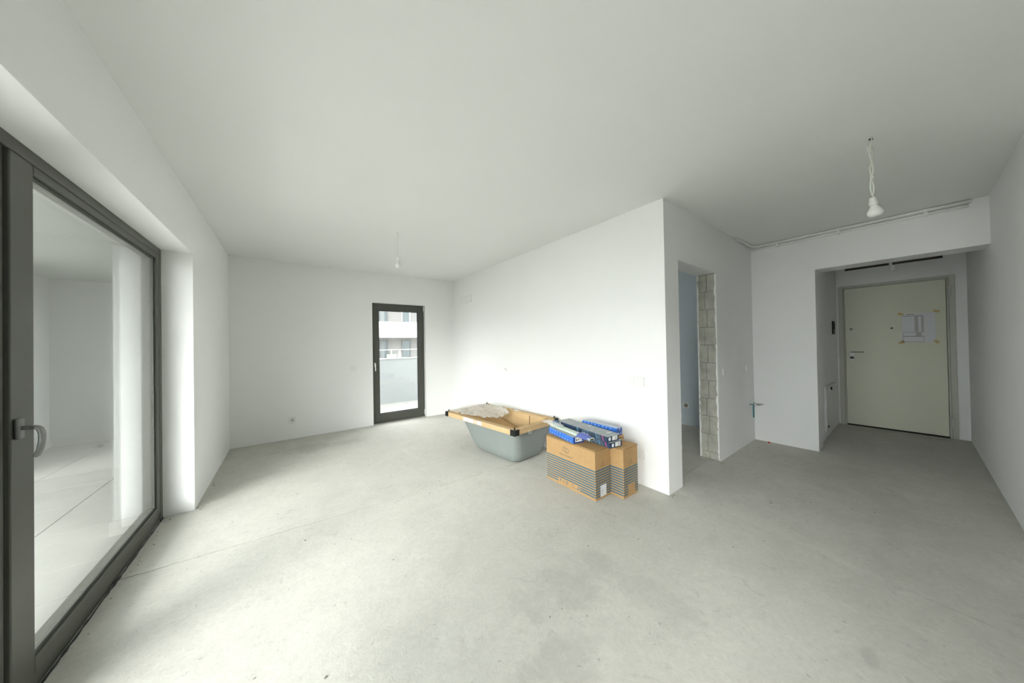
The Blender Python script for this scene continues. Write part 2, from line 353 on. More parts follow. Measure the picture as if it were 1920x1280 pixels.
# unseen window added behind the camera, sized for the light it lets in
w2 = stthing('unseen_window', (-.82, -.825, 0))
boxes('window_frame', [(-.04, .04, -.525, -.45, 0, ZL), (-.04, .04, .45, .525, 0, ZL), (-.04, .04, -.45, .45, ZL-.06, ZL), (-.04, .04, -.45, .45, 0, .1)], m_anth, w2, .003)
bm = bmesh.new()
for xg in (-.012, .012): bm.faces.new([bm.verts.new((xg, a, b)) for a, b in ((-.45, .1), (.45, .1), (.45, ZL-.06), (-.45, ZL-.06))])
link('glass_pane', bm, m_glass, w2)
# ------------------------------------------------------------------ balcony door (far wall)
YS = 5.262
d1 = stthing('door_1', (1.52, YS, 0))
def dx(e): return (e[0]-1.52, e[1]-1.52, e[2]-YS, e[3]-YS, e[4], e[5])
boxes('door_frame', [dx(e) for e in ((DX0, DX0+.035, YS+.006, YS+.075, 0, DZ), (DX1-.035, DX1, YS+.006, YS+.075, 0, DZ), (DX0+.035, DX1-.035, YS+.006, YS+.075, DZ-.035, DZ), (DX0+.035, DX1-.035, YS+.002, YS+.075, 0, .03))], m_anth, d1, .002)
sl = boxes('door_sash', [dx(e) for e in ((1.098, 1.196, YS-.006, YS+.06, .034, 1.965), (1.850, 1.948, YS-.006, YS+.06, .034, 1.965), (1.196, 1.850, YS-.006, YS+.06, .034, .150), (1.196, 1.850, YS-.006, YS+.06, 1.862, 1.965))], m_anth, d1, .004)
boxes('glazing_bead', [dx(e) for e in ((1.196, 1.206, YS+.008, YS+.022, .150, 1.862), (1.840, 1.850, YS+.008, YS+.022, .150, 1.862), (1.206, 1.840, YS+.008, YS+.022, .150, .160), (1.206, 1.840, YS+.008, YS+.022, 1.852, 1.862))], m_anth2, sl)
bm = bmesh.new()
for yg in (.024, .044): bm.faces.new([bm.verts.new(p) for p in ((1.2-1.52, yg, .152), (1.846-1.52, yg, .152), (1.846-1.52, yg, 1.86), (1.2-1.52, yg, 1.86))])
link('glass_pane', bm, m_glass, sl)
hp = box('handle_rosette', (1.120-1.52, 1.138-1.52, -.016, -.006, .93, 1.0), m_white, d1, .004)
boxes('handle_lever', [(1.122-1.52, 1.136-1.52, -.045, -.016, .975, .990), (1.122-1.52, 1.138-1.52, -.052, -.042, .865, .990)], m_white, hp, .004)
for zz in (1.88, .04):
    box('hinge', (1.946-1.52, 1.958-1.52, -.018, .006, zz, zz+.085), m_white, d1, .003)
# ------------------------------------------------------------------ entrance door
d2 = stthing('door_2', (XD, .16, 0))
def ex(e): return (e[0]-XD, e[1]-XD, e[2]-.16, e[3]-.16, e[4], e[5])
boxes('door_frame', [ex(e) for e in ((XD-.012, XD+.10, EY1-.045, EY1, 0, EZ), (XD-.012, XD+.10, EY0, EY0+.045, 0, EZ), (XD-.012, XD+.10, EY0+.045, EY1-.045, EZ-.032, EZ),
      (XD+.010, XD+.10, EY1-.06, EY1-.045, 0, EZ-.032), (XD+.010, XD+.10, EY0+.045, EY0+.062, 0, EZ-.032), (XD+.010, XD+.10, EY0+.062, EY1-.06, EZ-.042, EZ-.032))], m_jambp, d2, .003)
lf = box('door_leaf', ex((XD-.004, XD+.045, -.270, .582, .018, 1.990)), m_door, d2, .003)
box('threshold', ex((XD-.02, XD+.10, EY0+.062, EY1-.06, .0, .006)), m_dark, d2)
pl = box('handle_plate', ex((XD-.016, XD-.004, .496, .544, .945, 1.090)), m_white, lf, .006)
# lever
bm = bmesh.new(); tube_bm(bm, [(-.014, .362, 1.068), (-.045, .362, 1.068)], .008, 10); tube_bm(bm, [(-.045, .368, 1.068), (-.048, .34, 1.069), (-.048, .245, 1.069)], .0085, 10)
link('handle_lever', bm, m_steel, lf, smooth=True)
lathe('lock_cylinder', [(.0005, 0), (.019, 0), (.019, .012), (.015, .014), (.0005, .0142)], m_black, lf, 20, Matrix.Translation((-.012-.004, .359, .985)) @ Matrix.Rotation(-PI/2, 4, 'Y'))
lathe('key_core', [(.0005, 0), (.007, 0), (.007, .006), (.0005, .0062)], m_steel, lf, 12, Matrix.Translation((-.026-.004, .359, .985)) @ Matrix.Rotation(-PI/2, 4, 'Y'))
kb = lathe('deadbolt_rosette', [(.0005, 0), (.017, 0), (.017, .008), (.0005, .0084)], m_steel, lf, 18, Matrix.Translation((-.004, .363, 1.400)) @ Matrix.Rotation(-PI/2, 4, 'Y'))
box('thumb_turn', (-.030, -.010, .348, .380, 1.395, 1.406), m_steel, lf, .003)
lathe('peephole', [(.0005, 0), (.013, 0), (.012, .005), (.0005, .0055)], m_steel, lf, 18, Matrix.Translation((-.004, -.005, 1.395)) @ Matrix.Rotation(-PI/2, 4, 'Y'))
lathe('peephole_lens', [(.0005, 0), (.007, 0), (.0005, .003)], m_black, lf, 12, Matrix.Translation((-.0092, -.005, 1.398)) @ Matrix.Rotation(-PI/2, 4, 'Y'))
for zz in (.13, 1.78):
    box('hinge', ex((XD-.026, XD-.004, -.306, -.284, zz, zz+.12)), m_jambp, d2, .003)

# paper notice taped on the door
pn = thing('paper_notice', 'white printed paper sheet taped by its corners to the cream entrance door', 'notice', (XD-.006, .072, 1.205))
bm = bmesh.new(); abox(bm, -.0012, 0, -.262, 0, 0, .378); link('sheet', bm, m_paper, pn)
O = (-.0012, 0, 0); uu = (0, -1, 0); vv = (0, 0, 1)
quads('ruled_lines', O, uu, vv, [(.010, .168, .340, .345), (.012, .176, .128, .131), (.012, .176, .071, .076), (.012, .176, .004, .007), (.036, .100, .362, .367), (.174, .176, .006, .075), (.012, .014, .006, .130)], m_ink, pn)
m_lgrey = mat('pale_grey_print', (.48, .49, .47), .8)
quads('shaded_columns', O, uu, vv, [(.104, .132, .136, .338), (.156, .174, .136, .338), (.110, .156, .078, .124)], m_lgrey, pn, .0004)
text('table_rows', 'A\nB', (-.0012, -.07, .30), uu, vv, .022, m_lgrey, pn, .0006)
for (y, zz, rz) in ((.008, .375, .5), (-.272, .392, .3), (.006, -.006, -.4), (-.268, .004, .9)):
    bm = bmesh.new(); abox(bm, -.0008, 0, -.024, .024, -.016, .016)
    bmesh.ops.transform(bm, matrix=Matrix.Translation((-.0016, y, zz)) @ Matrix.Rotation(rz, 4, 'X'), verts=bm.verts); link('tape', bm, m_tape, pn)

# ------------------------------------------------------------------ entrance hall items
ic = thing('intercom_panel', 'narrow black intercom panel on the hall side wall left of the entrance door', 'intercom', (6.21, .665, 1.33))
box('housing', (-.085, .085, -.014, 0, 0, .185), m_black, ic, .004); box('screen', (-.06, .06, -.0155, -.014, .07, .165), m_dark, ic)
cb = thing('manifold_cabinet', 'white flush manifold cabinet low on the hall side wall behind the left reveal', 'cabinet', (5.75, .665, .10))
box('frame', (-.36, .34, -.012, 0, 0, .56), m_wall, cb, .002)
cdr = box('cabinet_door', (-.335, .315, -.018, -.012, .025, .535), m_white, cb, .002)
box('top_lip', (-.36, .34, -.030, -.012, .552, .562), m_white, cb, .001)
box('key_latch', (-.012, .012, -.030, -.018, .49, .530), m_dark, cdr, .002); box('lower_latch', (-.30, -.24, -.026, -.018, .045, .060), m_dark, cdr, .002)
sl_ = thing('dark_strip', 'thin black linear slot behind the top edge of the hall opening', 'band', (5.040, 0, 2.018))
boxes('strip', [(0, .012, .126, .436, .010, .034), (0, .012, -.196, .104, .010, .034)], m_dark, sl_)  # two plain black bars along the back edge of the lintel
lh = thing('hall_lampholder', 'small white lampholder hanging from the ceiling before the entrance door', 'lampholder', (5.6, .115, H))
tube('cable', [(0, 0, 0), (.004, .003, -.12), (0, 0, -.30)], .004, m_cable, lh, 6)
lathe('socket', [(.0005, -.29), (.016, -.29), (.018, -.33), (.024, -.36), (.024, -.415), (.0005, -.42)], m_white, lh, 16)

# ------------------------------------------------------------------ conduit along the ceiling at the hall wall
cr = thing('ceiling_pipes', 'pair of white pipes running under the ceiling above the hall opening', 'pipe')
bm = bmesh.new(); tube_bm(bm, [(4.19, YC-.012, H-.016), (4.30, YC-.030, H-.018), (4.60, YC-.022, H-.018), (4.70, YC-.035, H-.018), (XE-.020, YC-.09, H-.018), (XE-.018, .6, H-.018), (XE-.018, 0, H-.018), (XE-.018, -.33, H-.018)], .0155, 10); link('upper_pipe', bm, m_ceil, cr, smooth=True)
bm = bmesh.new(); tube_bm(bm, [(XE-.012, YC-.02, H-.055), (XE-.014, YC-.12, H-.052), (XE-.015, .5, H-.050), (XE-.015, 0, H-.052), (XE-.014, -.32, H-.052)], .0125, 10); link('lower_pipe', bm, m_ceil, cr, smooth=True)
for y in (.95, .45, -.1): box('pipe_clip', (XE-.030, XE, y-.012, y+.012, H-.070, H-.002), m_white, cr, .003)

# corner water outlet with teal tape
wv = thing('water_outlet', 'white capped pipe stub with teal tape in the corner beside the hall opening', 'pipe', (XE, YC-.020, .45))
tube('pipe_stub', [(-.19, 0, .0), (-.06, 0, .0), (0, 0, .0)], .016, m_white, wv, 12)
bm = bmesh.new(); tube_bm(bm, [(-.012, -.01, 0), (-.012, -.045, .002), (-.012, -.050, .008), (-.012, -.075, .010)], [.011, .011, .006, .006], 8)
link('valve', bm, m_steel, wv, smooth=True)
tube('bleed_screw', [(-.09, 0, .012), (-.09, 0, .032)], .009, m_steel, wv, 8)
boxes('teal_strip', [(-.200, -.165, -.022, -.014, -.135, .022), (-.200, -.165, -.022, .018, .017, .023)], m_teal, wv, .001)

rc = thing('red_cap', 'tiny red plastic cap on the floor at the foot of the hall wall', 'cap', (4.72, 1.066, 0))
lathe('cap', [(.0005, 0), (.012, 0), (.010, .014), (.0005, .015)], m_red, rc, 12)

# ------------------------------------------------------------------ sockets and switches
def plate(name, label, cat, loc, rotz, w=.08, h=.08, kind='blank', group=None):
    t = thing(name, label, cat, loc, rotz, group)     # local +X along wall, -Y out of wall
    box('cover_plate', (-w/2, w/2, -.009, 0, -h/2, h/2), m_white, t, .003)
    if kind == 'switch': 
        n = max(1, round(w/.08))
        for i in range(n): box('rocker', (-w/2+.08*i+.014, -w/2+.08*i+.066, -.0125, -.009, -.026, .026), m_white, t, .002)
    if kind == 'socket': lathe('socket_well', [(.0005, 0), (.021, 0), (.018, .0015), (.0005, .0012)], m_lgrey, t, 20, Matrix.Translation((0, -.009, 0)) @ Matrix.Rotation(PI/2, 4, 'X'))
    if kind == 'hole': lathe('open_box', [(.0005, 0), (.030, 0), (.030, .0015), (.0005, .0012)], m_mortar, t, 20, Matrix.Translation((0, -.009, 0)) @ Matrix.Rotation(PI/2, 4, 'X'))
    return t
plate('wall_socket', 'white wall socket low on the far wall left of the balcony door', 'socket', (.035, YF, .262), 0, kind='socket')
plate('wall_switch', 'white blank cover beside the balcony door at handle height', 'switch', (.808, YF, .935), 0, kind='blank')
plate('light_switch', 'white double light switch near the free corner of the bright wall', 'switch', (XB, 1.49, .915), -PI/2, w=.16, kind='switch')
plate('wall_socket', 'white wall socket low on the wall right of the striped cartons', 'socket', (XB, 1.455, .275), -PI/2, kind='blank', w=.085, h=.085)
t = thing('cable_outlet', 'tiny open cable outlet high on the bright wall above the bathtub', 'outlet', (XB, 3.50, .905), -PI/2)
box('plaster_patch', (-.032, .035, -.002, 0, -.036, .030), m_ceil, t, .001)
lathe('cable_stub', [(.0005, 0), (.005, 0), (.005, .012), (.0005, .0122)], m_lgrey, t, 10, Matrix.Translation((-.014, -.002, .008)) @ Matrix.Rotation(PI/2, 4, 'X'))
lathe('cable_stub', [(.0005, 0), (.005, 0), (.005, .010), (.0005, .0102)], m_lgrey, t, 10, Matrix.Translation((.012, -.002, -.006)) @ Matrix.Rotation(PI/2, 4, 'X'))
plate('wall_switch', 'white single switch on the wall just right of the raw block jamb', 'switch', (3.752, YC, .925), 0, kind='switch')
plate('wall_switch', 'white single switch close to the inner corner above the water outlet', 'switch', (4.50, YC, .925), 0, kind='switch')
plate('wall_socket', 'grey wall socket low on the blue-grey wall seen through the rough opening', 'socket', (4.80, 2.05, .30), -PI/2, kind='hole')
ac = thing('duct_outlet', 'small white recessed air conditioner outlet plate high by the far corner', 'outlet', (XB, 4.67, 2.0), -PI/2)
boxes('surround', [(-.2, .2, -.006, 0, 0, .008), (-.2, .2, -.006, 0, .112, .12), (-.2, -.192, -.006, 0, .008, .112), (.192, .2, -.006, 0, .008, .112)], m_ceil, ac, .001)
box('cover', (-.190, .190, -.003, 0, .010, .110), m_ceil, ac)

# ------------------------------------------------------------------ bare bulbs
def wav(x, y, z0, z1, n, amp, ph, sx=0):
    return [(x+amp*math.sin(ph+i*1.1)+sx*(1-i/n), y+amp*math.cos(ph*1.7+i*.9), z0+(z1-z0)*i/n) for i in range(n+1)]
b1 = thing('bare_bulb', 'white reflector bulb on twisted white cables hanging before the hall opening', 'light bulb', (2.80, .124, H), 0)
tube('cable', wav(0, 0, 0, -.345, 12, .006, 0, .016), .0036, m_cable, b1, 6)
tube('cable', wav(0, 0, 0, -.35, 12, .007, 2.2, -.022), .0036, m_cable, b1, 6)
tube('cable', wav(.004, 0, 0, -.25, 9, .008, 4.1, .03), .0036, m_cable, b1, 6)
tube('loose_cable', [(-.005, 0, -.14), (-.022, .004, -.10), (-.03, .012, -.07), (-.034, .014, -.05)], .003, m_cable, b1, 6)
boxes('cable_clip', [(-.012, .012, -.007, .007, -.245, -.228)], m_white, b1, .002)
box('ceiling_hole', (-.006, .022, -.008, .008, -.002, 0), m_dark, b1)
tl = Matrix.Translation((0, 0, -.352)) @ Matrix.Rotation(.16, 4, Vector((.8, -.6, 0)).cross(Vector((0, 0, 1))))
lathe('socket', [(.0005, 0), (.013, -.001), (.0155, -.008), (.018, -.030), (.0205, -.033), (.0205, -.040), (.018, -.043), (.018, -.046), (.0005, -.047)][::-1], m_white, b1, 24, tl)
tube('wire_hook', [(.012, -.004, -.35), (.022, -.010, -.345), (.027, -.012, -.355), (.024, -.011, -.368)], .0015, m_cable, b1, 5)
lathe('bulb', [(.0005, -.118), (.014, -.1165), (.026, -.110), (.0325, -.099), (.033, -.090), (.030, -.079), (.022, -.066), (.0165, -.056), (.0155, -.047), (.0005, -.0465)], m_white, b1, 28, tl)
b2 = thing('bare_bulb', 'small white bulb on a thin cable in front of the balcony door wall', 'light bulb', (.934, 3.218, H), 0)
tube('cable', wav(0, 0, 0, -.25, 8, .002, 1), .0022, m_cable, b2, 6)
lathe('ceiling_hook_plate', [(.0005, -.004), (.016, -.004), (.016, 0), (.0005, .0001)], m_white, b2, 14)
lathe('socket', [(.0005, -.300), (.015, -.300), (.015, -.270), (.012, -.252), (.0005, -.248)], m_white, b2, 16)
lathe('bulb', [(.0005, -.378), (.012, -.376), (.024, -.366), (.029, -.350), (.027, -.334), (.018, -.315), (.013, -.300), (.0005, -.299)], m_white, b2, 20)

# ------------------------------------------------------------------ bathtub
TL, TW, TZ = 1.283, .690, .410
tb = thing('bathtub', 'grey bathtub with cardboard rim protection standing against the bright wall', 'bathtub', (1.781, 2.360, 0), .12)
def rr_loop(bm, u0, u1, w0, w1, r, z, n=7, rf=None):
    rn = r; rf = rf or r
    # local: x = across (w), y = along (u)
    out = []
    for cx, cy, a0, r in ((w1-rf, u1-rf, 0, rf), (w0+rf, u1-rf, PI/2, rf), (w0+rn, u0+rn, PI, rn), (w1-rn, u0+rn, 1.5*PI, rn)):
        for i in range(n+1):
            a = a0+PI/2*i/n; out.append(bm.verts.new((cx+r*math.cos(a), cy+r*math.sin(a), z)))
    return out
def loft(bm, loops, cap0=False, cap1=False):
    for A, B in zip(loops, loops[1:]):
        n = len(A)
        for i in range(n): bm.faces.new((A[i], A[(i+1) % n], B[(i+1) % n], B[i]))
    if cap0: bm.faces.new(loops[0])
    if cap1: bm.faces.new(loops[-1])
bm = bmesh.new()
sec = [(.185, .72, .20, .04, 0, .10), (.150, .80, .155, .07, .006, .14), (.115, .87, .115, .10, .030, .18), (.095, .92, .092, .115, .070, .21), (.080, .98, .078, .12, .13, .24), (.066, 1.06, .064, .12, .22, .265), (.052, 1.13, .050, .115, .31, .285), (.040, 1.19, .038, .11, .385, .30)]
loft(bm, [rr_loop(bm, u0, u1, w, TW-w, r, z, rf=rf) for u0, u1, w, r, z, rf in sec], cap0=True)
shell = link('outer_shell', bm, m_tub, tb, smooth=True)
shell.modifiers.new('sub', 'SUBSURF').levels = 1
bm = bmesh.new()
sec = [(.070, 1.165, .068, .09, .398, .26), (.085, 1.10, .080, .10, .34, .255), (.10, 1.03, .095, .11, .25, .24), (.12, .93, .115, .12, .15, .21), (.15, .86, .14, .12, .085, .17), (.21, .77, .20, .08, .065, .10)]
loft(bm, [rr_loop(bm, u0, u1, w, TW-w, r, z, rf=rf) for u0, u1, w, r, z, rf in sec], cap1=True)
link('card_liner', bm, m_tubin, tb, smooth=True)
box('liner_seam', (TW-.092, TW-.088, .36, .364, .20, .395), m_cardd, tb)
bm = bmesh.new()
A = rr_loop(bm, 0, TL, 0, TW, .006, TZ-.052, 5); B = rr_loop(bm, 0, TL, 0, TW, .006, TZ, 5)
Cc = rr_loop(bm, .062, TL-.11, .060, TW-.055, .06, TZ, 5, .16); D = rr_loop(bm, .065, TL-.112, .063, TW-.058, .06, TZ-.030, 5, .16); E_ = rr_loop(bm, .02, TL-.02, .02, TW-.02, .02, TZ-.040, 5)
loft(bm, [E_, A, B, Cc, D, E_])
link('card_rim', bm, m_card2, tb)
# corner protectors
for (cx, cy, sx, sy) in ((0, 0, 1, 1), (TW, 0, -1, 1), (0, TL, 1, -1), (TW, TL, -1, -1)):
    bm = bmesh.new(); t = .004
    def q(x0, x1, y0, y1, z0, z1):
        a, b = sorted((cx+sx*x0, cx+sx*x1)); c, d = sorted((cy+sy*y0, cy+sy*y1)); abox(bm, a, b, c, d, z0, z1)
    q(-t, .062, -t, 0, TZ-.056, TZ+.001); q(-t, 0, 0, .062, TZ-.056, TZ+.001)
    for k in range(7):
        q(.002+k*.009, .005+k*.009, -t-.002, -t, TZ-.054, TZ-.002); q(-t-.002, -t, .002+k*.009, .005+k*.009, TZ-.054, TZ-.002)
    q(.028, .062, 0, .006, TZ+.0005, TZ+.003); q(0, .006, .006, .062, TZ+.0005, TZ+.003); q(.024, .034, .024, .034, TZ+.0005, TZ+.026); q(.004, .03, .004, .03, TZ+.0005, TZ+.0025)
    link('corner_protector', bm, m_black, tb)
# labels on the rim side (outer -x face : u runs along -y seen from outside)
def rimlabel(u0, u1, z0, z1, name='label'):
    bm = bmesh.new(); abox(bm, -.0012, 0, u0, u1, z0, z1); return link(name, bm, m_white, tb)
l1 = rimlabel(.68, .885, TZ-.048, TZ-.004); rimlabel(.635, .66, TZ-.040, TZ-.012); l3 = rimlabel(.535, .615, TZ-.046, TZ-.006)
quads('label_print', (-.0012, .80, TZ-.034), (0, -1, 0), (0, 0, 1), [(0, .012, 0, .012), (.04, .05, .014, .02), (.055, .062, .004, .008)], m_ink, l1, .0006)
quads('label_print', (-.0012, .60, TZ-.030), (0, -1, 0), (0, 0, 1), [(.012, .05, .004, .008), (.012, .045, -.004, -.001)], m_lblue, l3, .0006)
box('label', (TW-.05, TW-.02, .60, .68, TZ, TZ+.001), m_white, tb)
tube('string_loop', [(.215+.022*math.cos(a), -.006+.002*math.sin(3*a), TZ-.054+.016*math.sin(a)) for a in [2*PI*i/16 for i in range(17)]], .0022, m_cable, tb, 6)
for (x, y) in ((.24, .22), (.45, .22), (.24, .68), (.45, .68)): pass

# things lying in the tub
def tp(x, y, z=0):   # tub local -> world
    c, s = math.cos(.12), math.sin(.12); return (1.781+x*c-y*s, 2.360+x*s+y*c, z)
cbx = thing('folded_carton', 'flattened brown carton lying inside the bathtub under the clear film', 'box', tp(.33, .66, .235), .12+.03)
bm = bmesh.new(); abox(bm, -.17, .17, -.22, .20, 0, .006); link('lower_panel', bm, m_card, cbx)
bm = bmesh.new()
v = [bm.verts.new(p) for p in ((-.17, -.22, .006), (.17, -.20, .006), (.17, .20, .100), (-.17, .20, .100), (-.17, -.22, .012), (.17, -.20, .012), (.17, .20, .106), (-.17, .20, .106))]
for f in ((0, 1, 2, 3), (7, 6, 5, 4), (0, 4, 5, 1), (1, 5, 6, 2), (2, 6, 7, 3), (3, 7, 4, 0)): bm.faces.new([v[i] for i in f])
link('raised_flap', bm, m_card, cbx)
pf = thing('plastic_film', 'crumpled translucent plastic film spilling over the far end of the bathtub', 'plastic sheet', tp(.30, .93, .415), .12)
bm = bmesh.new(); n, k_ = 46, 40; Gd = []
for i in range(n+1):
    row = []
    for j in range(k_+1):
        x = -.285+.60*i/n; y = -.34+.66*j/k_
        # outline narrows towards the near end
        wn = 1-.45*max(0, (-y-.05)/.35); x2 = x*wn-.05*(1-wn)
        p = Vector((x*5, y*5, .3)); zz = .030*abs(noise.noise(p))+.022*abs(noise.noise(p*2.3))+.008*noise.noise(p*5)+.004
        sag = max(0, 1-((x2-.03)/.22)**2)*max(0, min(1, (.17-y)/.14))
        zz -= .040*sag*min(1, max(0, (.2-y)/.45)); zz += .045*math.exp(-((x-.02)**2+(y-.12)**2)/.02)
        x2 += .012*noise.noise(p*1.7+Vector((9, 0, 0))); y2 = y+.012*noise.noise(p*1.7+Vector((0, 7, 0)))
        row.append(bm.verts.new((x2, y2, zz)))
    Gd.append(row)
for i in range(n):
    for j in range(k_): bm.faces.new((Gd[i][j], Gd[i+1][j], Gd[i+1][j+1], Gd[i][j+1]))
link('film', bm, m_filmt, pf, smooth=False)
bm = bmesh.new(); tube_bm(bm, [(.26, -.02, -.03), (.275, -.05, .02), (.28, -.10, .005), (.30, -.16, -.02)], [.004, .012, .010, .003], 6); link('twisted_edge', bm, m_film, pf)

# ------------------------------------------------------------------ striped cartons
def carton(name, label, x0, x1, y0, y1, h, gap, blank, white_label, icons, logo_front, group):
    t = thing(name, label, 'box', (x0, y0, 0), 0, group); w, l = x1-x0, y1-y0
    body = box('carton_body', (0, w, 0, l, 0, h-.009), m_card, t, .002)
    # slightly sprung lid: two top flaps with a dark gap under the near edge
    for (a, b) in ((0, w/2-.0015), (w/2+.0015, w)):
        bm = bmesh.new(); N = 14; up = []; dn = []
        for i in range(N+1):
            y = -.004+(l+.006)*i/N; tt = max(0, 1-i/4.0); lift = gap*tt*tt
            up.append([bm.verts.new((x, y, h-.0005+lift)) for x in (a, b)]); dn.append([bm.verts.new((x, y, h-.005+lift)) for x in (a, b)])
        for i in range(N):
            bm.faces.new((up[i][0], up[i][1], up[i+1][1], up[i+1][0])); bm.faces.new((dn[i][0], dn[i+1][0], dn[i+1][1], dn[i][1]))
            for s in (0, 1): bm.faces.new((up[i][s], up[i+1][s], dn[i+1][s], dn[i][s]))
        bm.faces.new((up[0][0], dn[0][0], dn[0][1], up[0][1])); bm.faces.new((up[N][0], up[N][1], dn[N][1], dn[N][0]))
        link('top_flap', bm, m_card, t)
    pitch, z0 = .0207, .022; ns = 11
    # long side (faces -x): u = -y direction
    O = (0, l, 0); rects = []
    for i in range(ns):
        zz = z0+i*pitch; r0, r1 = zz, zz+pitch*.58
        if icons and i < 2: rects += [(0.002, .15, r0, r1), (.40, l-.002, r0, r1)]
        else: rects.append((.002, l-.002, r0, r1))
    quads('printed_stripes', O, (0, -1, 0), (0, 0, 1), rects, m_blueprint, body)
    # end face (faces -y)
    rects = []
    for i in range(ns):
        zz = z0+i*pitch; r0, r1 = zz, zz+pitch*.58
        if blank and i < 4: rects += [(.002, blank[0], r0, r1), (blank[1], w-.002, r0, r1)]
        else: rects.append((.002, w-.002, r0, r1))
    quads('printed_stripes', (0, 0, 0), (1, 0, 0), (0, 0, 1), rects, m_blueprint, body)
    if white_label:
        a, b = white_label
        bm = bmesh.new(); abox(bm, a, b, -.0012, 0, .018, .108); lb = link('shipping_label', bm, m_paper, body)
        quads('label_print', (a, -.0012, .018), (1, 0, 0), (0, 0, 1), [(.008, .028, .076, .080), (.010, .024, .066, .069), (.010, .032, .058, .061), (.012, .03, .036, .050), (.012, .02, .024, .032), (.04, .052, .008, .014), (.018, .034, .014, .017)], m_lgrey, lb, .0005)
    def ring(cx, cz, r, a0, a1, O, u, nm='logo_print', th=.0035):
        P = []; n = 22
        for i in range(n):
            p, q = a0+(a1-a0)*i/n, a0+(a1-a0)*(i+1)/n
            P.append([(cx+rr*math.cos(aa), cz+rr*math.sin(aa)) for rr, aa in ((r, p), (r, q), (r-th, q), (r-th, p))])
        return P
    def logo(cx, cz, s, O, u):
        P = ring(cx-.0115*s, cz+.002*s, .0235*s, math.radians(60), math.radians(385), O, u, th=.0038*s)+ring(cx+.0115*s, cz-.002*s, .0235*s, math.radians(-120), math.radians(205), O, u, th=.0038*s)
        quads('logo_print', O, u, (0, 0, 1), [], m_ink, body, .0007, polys=P)
        u_ = Vector(u); text('lettering', 'Ideal Standard', Vector(O)+u_*cx+Vector((0, 0, cz-.056*s)), u, (0, 0, 1), .0275*s, m_ink, body, .0007)
    if logo_front: logo(.245, .325, 1.0, (0, l, 0), (0, -1, 0))
    logo(w*.52, .285, .42, (0, 0, 0), (1, 0, 0))
    if icons:
        O = (0, l, 0); u = (0, -1, 0)
        quads('handling_icons', O, u, (0, 0, 1), [(.176, .180, .020, .034), (.205, .222, .034, .038), (.245, .250, .026, .044), (.256, .262, .026, .044), (.340, .362, .024, .027), (.368, .376, .022, .040), (.382, .390, .022, .050)], m_blueprint, body, .0007,
              polys=[[(.170, .036), (.186, .036), (.182, .056), (.174, .056)], [(.206, .040), (.214, .048), (.222, .040)], [(.240, .046), (.268, .046), (.268, .051), (.240, .051)], [(.380, .050), (.392, .050), (.386, .062)]]+ring(.325, .038, .016, .3, 5.8, O, u))
    return t
carton('striped_carton', 'large brown carton with blue stripes and white label, long side facing the window', 1.952, 2.146, 1.528, 2.088, .402, .0015, (.062, .142), (.062, .138), True, True, 'striped brown cartons')
carton('striped_carton', 'brown striped carton nearest the wall corner, with a blank square low on its end', 2.156, 2.364, 1.408, 1.968, .402, .0015, (.062, .160), None, False, False, 'striped brown cartons')
# plain low carton between, under the right blue box
pc = thing('plain_carton', 'low plain brown carton under the right blue box, on the rear striped carton', 'box', (2.291, 1.540, .4035))
box('carton_body', (0, .082, 0, .37, 0, .046), m_card, pc, .002)
box('lid_edge', (-.001, .083, -.004, .37, .026, .029), m_cardd, pc)

def droplets(nx, sx, x0, rows, s=.006, seed=1, shear=.4):
    r = random.Random(seed); P = []
    for k, z in enumerate(rows):
        for i in range(nx):
            x = x0+sx*i+(sx*.5 if k % 2 else 0); P.append([(x-s*.45, z-s*.5), (x+s*.15, z-s*.7), (x+s*.7, z+s*.9), (x+s*.1, z+s*.7)])
    return P
def blue_box(label, loc, rz, w, l, h, lab, seed):
    t = thing('blue_fittings_box', label, 'box', loc, rz, 'blue fittings boxes on the cartons')   # x across, y along (away)
    body = box('box_body', (0, w, 0, l, 0, h), m_blue, t, .002)
    quads('end_print', (0, 0, 0), (1, 0, 0), (0, 0, 1), [(.001, w-.001, .001, h-.001)], m_blued, body, .0005)
    box('grey_top', (.002, w-.002, .002, l-.002, h, h+.001), m_greytop if lab else mat('pale_blue_print', (.42, .50, .60), .45, nscale=20, namt=.08), body)
    quads('white_marks', (0, l, 0), (0, -1, 0), (0, 0, 1), [], m_paperm, body, .0008, polys=droplets(9, l/9.5, l/18, (h*.22,), .0085)+droplets(5 if lab else 8, l/9.5, l/18+.01, (h*.80,), .0085))
    if lab:
        bm = bmesh.new(); abox(bm, .024, .092, -.0015, -.0005, .012, h-.004); lb = link('label', bm, m_white, body)
        quads('label_print', (.024, -.0015, .012), (1, 0, 0), (0, 0, 1), [(.006, .018, .008, .026), (.028, .038, .014, .026), (.05, .055, .02, .024)], m_ink, lb, .0005)
        quads('white_marks', (0, 0, 0), (1, 0, 0), (0, 0, 1), [], m_paperm, body, .0009, polys=droplets(1, .012, .100, (h*.3, h*.7), .006))
    else:
        quads('white_marks', (0, 0, 0), (1, 0, 0), (0, 0, 1), [], m_paperm, body, .0009, polys=droplets(2, w*.5, w*.25, (h*.25, h*.85), .011))
    return t
blue_box('blue fittings box with a white end label, on the left end of the large carton', (1.944, 1.748, .4045), -.205, .115, .385, .054, True, 2)
blue_box('blue fittings box at the right, lying against the wall on a plain carton', (2.290, 1.552, .4500), -.005, .078, .385, .064, False, 3)

